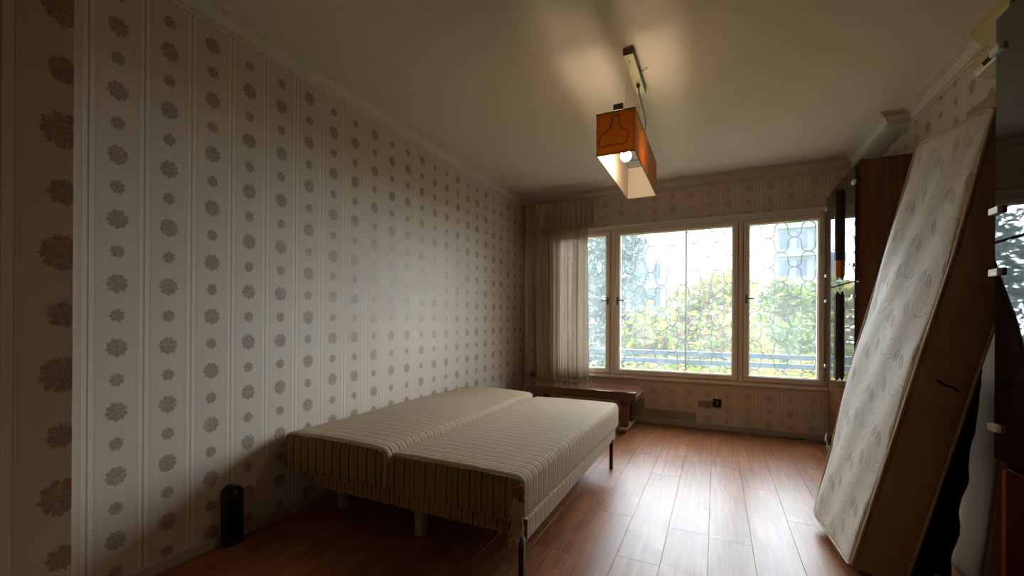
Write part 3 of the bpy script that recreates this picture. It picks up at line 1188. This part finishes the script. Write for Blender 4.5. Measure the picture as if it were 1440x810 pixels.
# ------------------------------------------------------------------ leaning patterned mattress
YN, YFAR = 2.27, 2.83
MT = 0.195
mt = thing('leaning_mattress', 'thick pale mattress with grey vine pattern leaning on the right wall', 'mattress', (0.6, 2.47, 0))


def front_x(z, v):
    """front face x at height z; v=0 near end, 1 far end"""
    zn = [0.0, 0.95, 1.35, 1.93, 2.05]
    xn = [0.518, 0.737, 0.835, 0.954, 0.978]
    xf = [0.482, 0.662, 0.758, 0.890, 0.915]
    a = float(np.interp(z, zn, xn))
    b = float(np.interp(z, zn, xf))
    return a + (b - a) * v


ML = 2.03
MD = (MT, YFAR - YN, ML)


def mdef(q, n):
    t_ = q.z / ML                      # along the mattress
    v = q.y / MD[1]
    zc = t_ * (1.945 + 0.06 * v)       # height of the front face at this length
    x = front_x(zc, v)
    nx, nz = 0.973, -0.225             # inward direction (front -> back)
    dpt = q.x
    bulge = 0.012 * math.sin(PI * min(max(t_, 0), 1)) * math.sin(PI * v)
    wob = 0.005 * math.sin(t_ * 17 + v * 5) * math.sin(v * 11 + 1)
    d = dpt - (bulge + wob if n.x < -0.3 else 0)
    px = x + d * nx
    pz = zc + d * nz + 0.052 * (1 - t_) ** 3
    y = q.y + YN
    if n.y < -0.5:
        y -= 0.008 * math.sin(PI * t_) * math.sin(PI * dpt / MT) + 0.002 * math.sin(t_ * 60)
    return (px, y, max(pz, 0.002))


bm = rbox(MD, 0.030, (8, 26, 80), mdef, lambda ax, s: 0 if ax == 0 else 1)
mb = done('mattress_body', bm, [M['ticking'], M['side_cloth']], mt)
for dep in (0.008, MT - 0.008):
    pts = []
    r = 0.02
    Wd = MD[1]
    for k in range(81):
        pts.append((0.004, r + (ML - 2 * r) * k / 80))
    for k in range(1, 24):
        pts.append((r + (Wd - 2 * r) * k / 24, ML - 0.004))
    for k in range(81):
        pts.append((Wd - 0.004, ML - r - (ML - 2 * r) * k / 80))
    for k in range(1, 24):
        pts.append((Wd - r - (Wd - 2 * r) * k / 24, 0.004))
    P3 = [Vector(mdef(Vector((dep, a, b)), Vector((0, 0, 0)))) + Vector((0, -0.002 if a < 0.3 else 0.002, 0)) for a, b in pts]
    P3 = [Vector((p.x, p.y, max(p.z, 0.008))) for p in P3]
    done('piping', tube(bmesh.new(), P3, 0.0065, 8, True), M['piping'], mt, True)
bm = bmesh.new()
a = [mdef(Vector((MT * (0.35 + 0.075 * k), 0.0, 0.92 - 0.004 * k + 0.004 * math.sin(k * 2))), Vector((0, -1, 0))) for k in range(7)]
tube(bm, [(p[0], p[1] - 0.001, p[2]) for p in a], [0.001, 0.004, 0.004, 0.003, 0.003, 0.003, 0.001], 6)
done('slit', bm, M['slit'], mt, True, label='short dark slit in the side of the mattress')

# second pale mattress behind
m2 = thing('spare_mattress', 'plain pale mattress standing behind the patterned one', 'mattress', (1.0, 2.5, 0))
M2 = (0.07, 0.66, 2.22)


def m2def(q, n):
    t_ = q.z / M2[2]
    x0 = 0.955 + 0.207 * t_ ** 0.9
    bul = 0.010 * math.sin(q.z * 6) * math.sin(q.y * 7)
    px = x0 + q.x * 0.99 + (bul if n.x < -0.3 else 0)
    pz = q.z * 0.99 - q.x * 0.13 + 0.014 * (1 - t_)
    return (px, 2.345 + q.y, max(pz, 0.001))


done('mattress_body', rbox(M2, 0.03, (4, 16, 40), m2def), M['pale_cloth'], m2)
bm = tube(bmesh.new(), [Vector(m2def(Vector((0.01, 0.01, 0.03 + 2.13 * k / 40)), Vector((0, 0, 0)))) for k in range(41)], 0.005, 6)
done('piping', bm, M['piping'], m2, True)

# black wedge added to stand for the deep shade in the gap
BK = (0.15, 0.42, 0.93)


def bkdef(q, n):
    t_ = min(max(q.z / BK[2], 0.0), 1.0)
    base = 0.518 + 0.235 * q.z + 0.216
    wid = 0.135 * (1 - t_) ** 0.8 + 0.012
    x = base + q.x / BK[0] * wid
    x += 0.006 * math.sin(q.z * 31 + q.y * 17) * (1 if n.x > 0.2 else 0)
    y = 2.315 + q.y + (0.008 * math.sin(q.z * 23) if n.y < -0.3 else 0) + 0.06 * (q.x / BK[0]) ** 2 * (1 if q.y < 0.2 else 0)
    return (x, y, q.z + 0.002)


o = done('gap_shade_wedge', rbox(BK, 0.03, (6, 10, 24), bkdef), plain('gap_shade_black', (20, 19, 20), 0.95, 0.1, var=0.3, scale=40, bump=0.5, bscale=120), None, True)
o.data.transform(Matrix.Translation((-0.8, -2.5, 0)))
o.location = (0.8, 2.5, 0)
tag(o, 'black wedge added as the shade in the gap behind the leaning mattress', 'shade filler')

# teal cloth on the floor in the gap
bm = bmesh.new()
sphere(bm, (0.815, 2.235, 0.05), 0.06, 20, 12, 0.6, 0.75, 0.95)
for v in bm.verts:
    k = 0.012 * math.sin(v.co.x * 90 + v.co.z * 60) + 0.010 * math.sin(v.co.y * 70 - v.co.z * 40)
    v.co += (v.co - Vector((0.815, 2.235, 0.05))).normalized() * k
    v.co.z = max(v.co.z, 0.002)
o = done('teal_cloth', bm, M['teal'], None, True, origin=(0.815, 2.235, 0))
tag(o, 'crumpled teal cloth on the floor behind the patterned mattress', 'cloth')

# white cable loop at the foot of the far cabinet
bm = bmesh.new()
pts = [(0.895, 4.52, 0.012), (0.880, 4.53, 0.03), (0.876, 4.56, 0.075), (0.882, 4.60, 0.105), (0.888, 4.64, 0.095), (0.880, 4.62, 0.06),
       (0.874, 4.58, 0.055), (0.880, 4.57, 0.085), (0.888, 4.60, 0.120), (0.893, 4.63, 0.11)]
sm = []
for i in range(len(pts) - 1):
    p0 = Vector(pts[max(i - 1, 0)]); p1 = Vector(pts[i]); p2 = Vector(pts[i + 1]); p3 = Vector(pts[min(i + 2, len(pts) - 1)])
    for k in range(5):
        t_ = k / 5
        sm.append(0.5 * ((2 * p1) + (-p0 + p2) * t_ + (2 * p0 - 5 * p1 + 4 * p2 - p3) * t_ ** 2 + (-p0 + 3 * p1 - 3 * p2 + p3) * t_ ** 3))
cb = thing('cable', 'white looped cable hanging at the foot of the far cabinet', 'cable', (0.885, 4.57, 0))
done('loop', tube(bm, sm, 0.0045, 6), M['white_plastic'], cb, True)
box('plug', M['white_plastic'], cb, 0.870, 0.896, 4.50, 4.53, 0.001, 0.03, 0.004, 2)

# wall box (air conditioner) on the right wall near the ceiling
ac = thing('air_conditioner', 'yellowed wall-mounted air conditioner under the ceiling at right', 'air conditioner', (1.15, 2.4, 2.26))
prof = [(XR, 2.255), (1.155, 2.255), (1.115, 2.275), (1.100, 2.300), (1.100, 2.385), (1.115, 2.40), (XR, 2.40)]
bm = prism(bmesh.new(), prof, 1.95, 2.79, lambda a, b, h: (a, h, b))
bmesh.ops.bevel(bm, geom=list(bm.edges), offset=0.004, segments=2, affect='EDGES', profile=0.5)
done('casing', bm, M['ac'], ac)
bm = prism(bmesh.new(), [(1.109, 2.281), (1.098, 2.302), (1.096, 2.300), (1.107, 2.279)], 2.0, 2.70, lambda a, b, h: (a, h, b))
done('outlet_slot', bm, M['slit'], ac, label='dark air outlet slot')
bm = prism(bmesh.new(), [(1.112, 2.272), (1.106, 2.280), (1.100, 2.277), (1.106, 2.269)], 1.98, 2.755, lambda a, b, h: (a, h, b))
done('louvre', bm, M['white_plastic'], ac, label='pale louvre strip below the slot')
bm = bmesh.new()
for k in range(3):
    bx(bm, 1.0985, 1.1005, 2.66 + k * 0.03, 2.675 + k * 0.03, 2.352, 2.357)
done('marking', bm, plain('faded_print', (120, 84, 60), 0.6), ac, label='small faded marks on the casing')

# ------------------------------------------------------------------ pendant lamp
lx0, lx1, ly0, ly1, lz0, lz1 = -0.592, -0.388, 2.285, 3.185, 1.998, 2.222
lp = thing('pendant_lamp', 'lit long box-shaped amber pendant lamp hanging from the ceiling', 'lamp', (-0.49, 2.73, 2.0))
tk = 0.003


def four(bm, x0, x1, y0, y1, z0, z1, t, ends=True):
    bx(bm, x0, x0 + t, y0, y1, z0, z1)
    bx(bm, x1 - t, x1, y0, y1, z0, z1)
    if ends:
        bx(bm, x0 + t, x1 - t, y0, y0 + t, z0, z1)
        bx(bm, x0 + t, x1 - t, y1 - t, y1, z0, z1)
    return bm


sh = done('shade', four(bmesh.new(), lx0, lx1, ly0, ly1, lz0, lz1, tk), M['shade'], lp)
e = 0.0035
done('lining', four(bmesh.new(), lx0 + e, lx1 - e, ly0 + e, ly1 - e, lz0 + 0.001, lz1 - 0.001, 0.002), M['lining'], sh, label='white inner lining')
bm = bmesh.new()
for (xa, xb, ya, yb) in ((lx0 - 0.002, lx0 + 0.004, ly0 - 0.002, ly1 + 0.002), (lx1 - 0.004, lx1 + 0.002, ly0 - 0.002, ly1 + 0.002),
                         (lx0, lx1, ly0 - 0.002, ly0 + 0.004), (lx0, lx1, ly1 - 0.004, ly1 + 0.002)):
    for z in (lz0, lz1):
        bx(bm, xa, xb, ya, yb, z - 0.0025, z + 0.0025)
done('shade_rim', bm, plain('brown_rim', (124, 74, 34), 0.5), sh)
EM = [(240, 100), (232, 150), (222, 195), (180, 215), (135, 250), (122, 290), (135, 335), (175, 335), (205, 322), (240, 335), (275, 325),
      (320, 335), (360, 315), (362, 285), (385, 250), (350, 228), (310, 205), (296, 160), (288, 100)]


def emblem(y, sg):
    pts = []
    for (px, py) in EM:
        a = (px - 262) / 325.0 * (lx1 - lx0) + (lx0 + lx1) / 2
        tt = (py - 72) / 325.0
        pts.append((a, y, lz1 - tt * (lz1 - lz0)))
    return pts


for (y, sg) in ((ly0, -1), (ly1, 1)):
    pts = emblem(y, sg)
    bm = tube(bmesh.new(), [(a, y, c) for a, _, c in pts], 0.0028, 6, True)
    done('flower_relief', bm, plain('amber_relief', (150, 88, 28), 0.4), sh, label='moulded bell-flower relief on the end panel')
# top bar on the shade and the ceiling bar
tbx = -0.485
bm = bx(bmesh.new(), tbx - 0.026, tbx + 0.026, 2.335, 3.13, 2.252, 2.282, 0.002)
top = done('support_bar', bm, M['brass'], lp)
box('bar_end', M['brass_dark'], top, tbx - 0.0265, tbx + 0.0265, 2.330, 2.336, 2.251, 2.283, 0.001)
for y in (2.45, 3.02):
    bm = bmesh.new()
    bx(bm, lx0 + 0.004, lx1 - 0.004, y - 0.006, y + 0.006, 2.214, 2.220, 0.001)
    bx(bm, tbx - 0.006, tbx + 0.006, y - 0.006, y + 0.006, 2.219, 2.253)
    done('cross_strut', bm, M['steel'], lp)
cx0, cx1 = -0.468, -0.416
bar = done('ceiling_bar', bx(bmesh.new(), cx0, cx1, 2.375, 2.815, 2.562, 2.5995, 0.002), M['brass'], lp)
box('bar_end', M['brass_dark'], bar, cx0 - 0.0005, cx1 + 0.0005, 2.369, 2.3755, 2.561, 2.5995, 0.001)
box('bar_end', M['brass_dark'], bar, cx1, cx1 + 0.004, 2.376, 2.83, 2.563, 2.5995, 0.001)
for (ya, yb) in ((2.44, 2.44), (2.76, 2.96)):
    bm = bmesh.new()
    cyl(bm, (-0.447, ya, 2.564), (-0.470, yb, 2.282), 0.0012, 5)
    sphere(bm, (-0.445, ya, 2.560), 0.005, 8, 6)
    done('suspension_wire', bm, M['wire'], lp)
bm = tube(bmesh.new(), [(-0.440, 2.72, 2.562), (-0.438, 2.73, 2.52), (-0.425, 2.745, 2.46), (-0.408, 2.76, 2.38), (-0.403, 2.765, 2.31), (-0.45, 2.77, 2.283)], 0.003, 6)
sphere(bm, (-0.440, 2.70, 2.552), 0.012, 8, 6, 1, 1.2, 1)
done('flex', bm, M['cord'], lp, True)
bm = tube(bmesh.new(), [(-0.416, 2.60, 2.585), (-0.395, 2.605, 2.586), (-0.380, 2.60, 2.588), (-0.372, 2.60, 2.598)], 0.0022, 6)
done('wire_hook', bm, M['cord'], lp, True)
# two lamp holders with bulbs pointing along the shade
for (y, sg) in ((2.44, 1),):
    bm = bx(bmesh.new(), -0.498, -0.470, y - 0.016, y + 0.004, 2.10, 2.253, 0.002)
    tube(bm, [(-0.484, y, 2.10), (-0.484, y + sg * 0.055, 2.085)], [0.021, 0.018], 14)
    done('lamp_holder', bm, plain('grey_lamp_holder', (150, 150, 146), 0.4), lp)
    bm = sphere(bmesh.new(), (-0.482, y + sg * 0.100, 2.072), 0.031, 18, 12, 1, 1.2, 1)
    done('bulb', bm, M['bulb'], lp, True)

# ------------------------------------------------------------------ outside: ground, trees, far buildings
struct(done('ground', bx(bmesh.new(), -60, 60, 5.2, 90, -3.4, -3.2), M['lawn']))


def leaves(n, centers, size, seed, flat=0.0):
    g = np.random.default_rng(seed)
    ci = g.integers(0, len(centers), n)
    C = np.array([c[:3] for c in centers])[ci]
    Rr = np.array([c[3] for c in centers])[ci][:, None]
    d = g.normal(size=(n, 3))
    d /= np.linalg.norm(d, axis=1)[:, None]
    rad = g.random((n, 1)) ** 0.45
    P = C + d * rad * Rr * np.array([1, 1, 0.85])
    s = size * (0.6 + 0.8 * g.random((n, 1)))
    a = g.normal(size=(n, 3)); a[:, 2] *= 0.6
    a /= np.linalg.norm(a, axis=1)[:, None]
    b = np.cross(a, g.normal(size=(n, 3)))
    b /= np.linalg.norm(b, axis=1)[:, None]
    nn = np.cross(a, b)
    v = np.stack([P - a * s, P + b * s * 0.42 + nn * s * 0.10, P + a * s * 1.0, P - b * s * 0.42 + nn * s * 0.10], axis=1).reshape(-1, 3)
    idx = np.arange(n * 4).reshape(-1, 4)
    me = bpy.data.meshes.new('foliage')
    me.vertices.add(len(v))
    me.vertices.foreach_set('co', v.ravel())
    me.loops.add(n * 4)
    me.polygons.add(n)
    me.loops.foreach_set('vertex_index', idx.ravel())
    me.polygons.foreach_set('loop_start', np.arange(n) * 4)
    me.polygons.foreach_set('loop_total', np.full(n, 4))
    me.update()
    return me


def tree(label, base, top, blobs, n, size, mat, seed, branches=7, group='trees outside the window'):
    t_ = thing('tree', label, 'tree', (base[0], base[1], -3.2), group)
    q = random.Random(seed)
    bm = bmesh.new()
    b = Vector((base[0], base[1], -3.2))
    tp = Vector(top)
    pts = [b.lerp(tp, k / 8) + Vector((0.06 * math.sin(k * 1.7), 0.05 * math.cos(k * 2.1), 0)) for k in range(9)]
    h = tp.z - b.z
    tube(bm, pts, [0.020 * h / 5 * (1 - 0.85 * k / 8) + 0.006 for k in range(9)], 8)
    tr = done('trunk', bm, M['bark'], t_, True)
    for k in range(branches):
        c = blobs[k % len(blobs)]
        s = 0.42 + 0.5 * q.random()
        p0 = b.lerp(tp, s)
        p1 = Vector(c[:3]) + Vector((q.uniform(-.5, .5), q.uniform(-.5, .5), q.uniform(-0.1, .6))) * c[3]
        pm = p0.lerp(p1, 0.5) + Vector((q.uniform(-.1, .1), q.uniform(-.1, .1), -0.06))
        bm = tube(bmesh.new(), [p0, pm, p1], [0.016, 0.011, 0.004], 6)
        done('branch', bm, M['bark'], tr, True)
    f = link('foliage', leaves(n, blobs, size, seed), mat, t_)
    f['kind'] = 'stuff'
    return t_


def dirpt(u, dist, v=None):
    """ground point seen at pixel column u at a distance along the view direction"""
    k = (u - 720) / FPX
    return (dist * (-math.sin(YAW) + math.cos(YAW) * k), dist * (math.cos(YAW) + math.sin(YAW) * k))


def blob(u, v, dist, r):
    x, y = dirpt(u, dist)
    return (x, y, CAMH + (HX - v) / FPX * dist, r)


tree('yellow-green autumn tree filling the middle window pane', dirpt(975, 9.8), dirpt(985, 9.8) + (2.4,),
     [blob(955, 470, 9.8, 1.2), blob(1005, 455, 9.9, 1.1), blob(930, 505, 9.6, 1.1), blob(985, 520, 9.6, 1.1), blob(1020, 410, 9.9, 0.7),
      blob(980, 425, 9.8, 0.65), blob(1035, 500, 9.7, 0.9), blob(905, 470, 9.8, 0.65), blob(950, 560, 9.6, 1.1), blob(1020, 560, 9.8, 1.0)],
     6200, 0.095, M['leaf_yellow'], 3, 14)
tree('green tree with yellow leaves behind the right window pane', dirpt(1110, 13.5), dirpt(1105, 13.5) + (2.4,),
     [blob(1085, 470, 13.5, 1.4), blob(1130, 455, 13.8, 1.3), blob(1110, 520, 13.2, 1.5), blob(1160, 500, 13.8, 1.6), blob(1070, 540, 13.2, 1.3),
      blob(1100, 415, 13.6, 0.75), blob(1150, 420, 14.0, 0.75), blob(1210, 470, 14.0, 1.8)], 6200, 0.11, M['leaf_green'], 5, 10)
tree('dark blue-green tree at the left edge of the window view', dirpt(850, 13.0), dirpt(850, 13.0) + (5.6,),
     [blob(845, 330, 13.0, 1.1), blob(850, 390, 13.0, 1.3), blob(870, 440, 13.0, 1.2), blob(840, 470, 13.0, 1.4), blob(875, 350, 13.4, 0.8),
      blob(855, 530, 13.0, 1.5), blob(830, 400, 13.0, 1.4), blob(890, 480, 13.0, 1.0)], 5200, 0.12, M['leaf_dark'], 9, 8)
tree('hazy green tree far behind the middle pane', dirpt(930, 22.0), dirpt(930, 22.0) + (2.2,),
     [blob(u_, 490, 22, 2.4) for u_ in (885, 925, 965, 1005, 1045, 1085, 1125, 1165, 1205)] + [blob(u_, 550, 22, 2.4) for u_ in (900, 960, 1020, 1080, 1140)],
     7000, 0.16, M['leaf_green'], 12, 6)
tree('low yellow shrub-like tree just beyond the window rails', dirpt(1000, 6.0), dirpt(1000, 6.0) + (0.35,),
     [blob(900, 548, 6.2, 0.6), blob(950, 545, 6.0, 0.5), blob(1010, 548, 6.0, 0.55), blob(1070, 548, 6.0, 0.55), blob(1120, 545, 6.2, 0.6), blob(1170, 545, 6.2, 0.7)],
     2600, 0.075, M['leaf_yellow'], 21, 8)


def building(label, x0, x1, y, z0, z1, nfl, nw):
    b = thing('apartment_building', label, 'building', ((x0 + x1) / 2, y, -3.2), 'apartment blocks beyond the trees')
    done('facade', bx(bmesh.new(), x0, x1, y, y + 8, -3.2, z1), M['facade'], b)
    fh = (z1 - z0) / nfl
    for i in range(nfl):
        zb = z0 + i * fh
        done('balcony_slab', bx(bmesh.new(), x0, x1, y - 0.7, y, zb + 0.02, zb + 0.22), M['slab'], b)
        w = (x1 - x0) / nw
        for k in range(nw):
            done('window', bx(bmesh.new(), x0 + w * (k + 0.2), x0 + w * (k + 0.8), y - 0.05, y + 0.01, zb + 0.9, zb + fh - 0.35), M['facade_window'], b)
    return b


xa, _ = dirpt(905, 45)
ya = dirpt(905, 45)[1]
building('narrow grey apartment block behind the trees left of centre', dirpt(893, 45)[0], dirpt(938, 45)[0], 43.0, -1.0, 6.9, 3, 3)
building('wide grey apartment block above the trees at the right pane', dirpt(1095, 46)[0], dirpt(1300, 46)[0], 56.0, -1.0, 14.5, 5, 9)
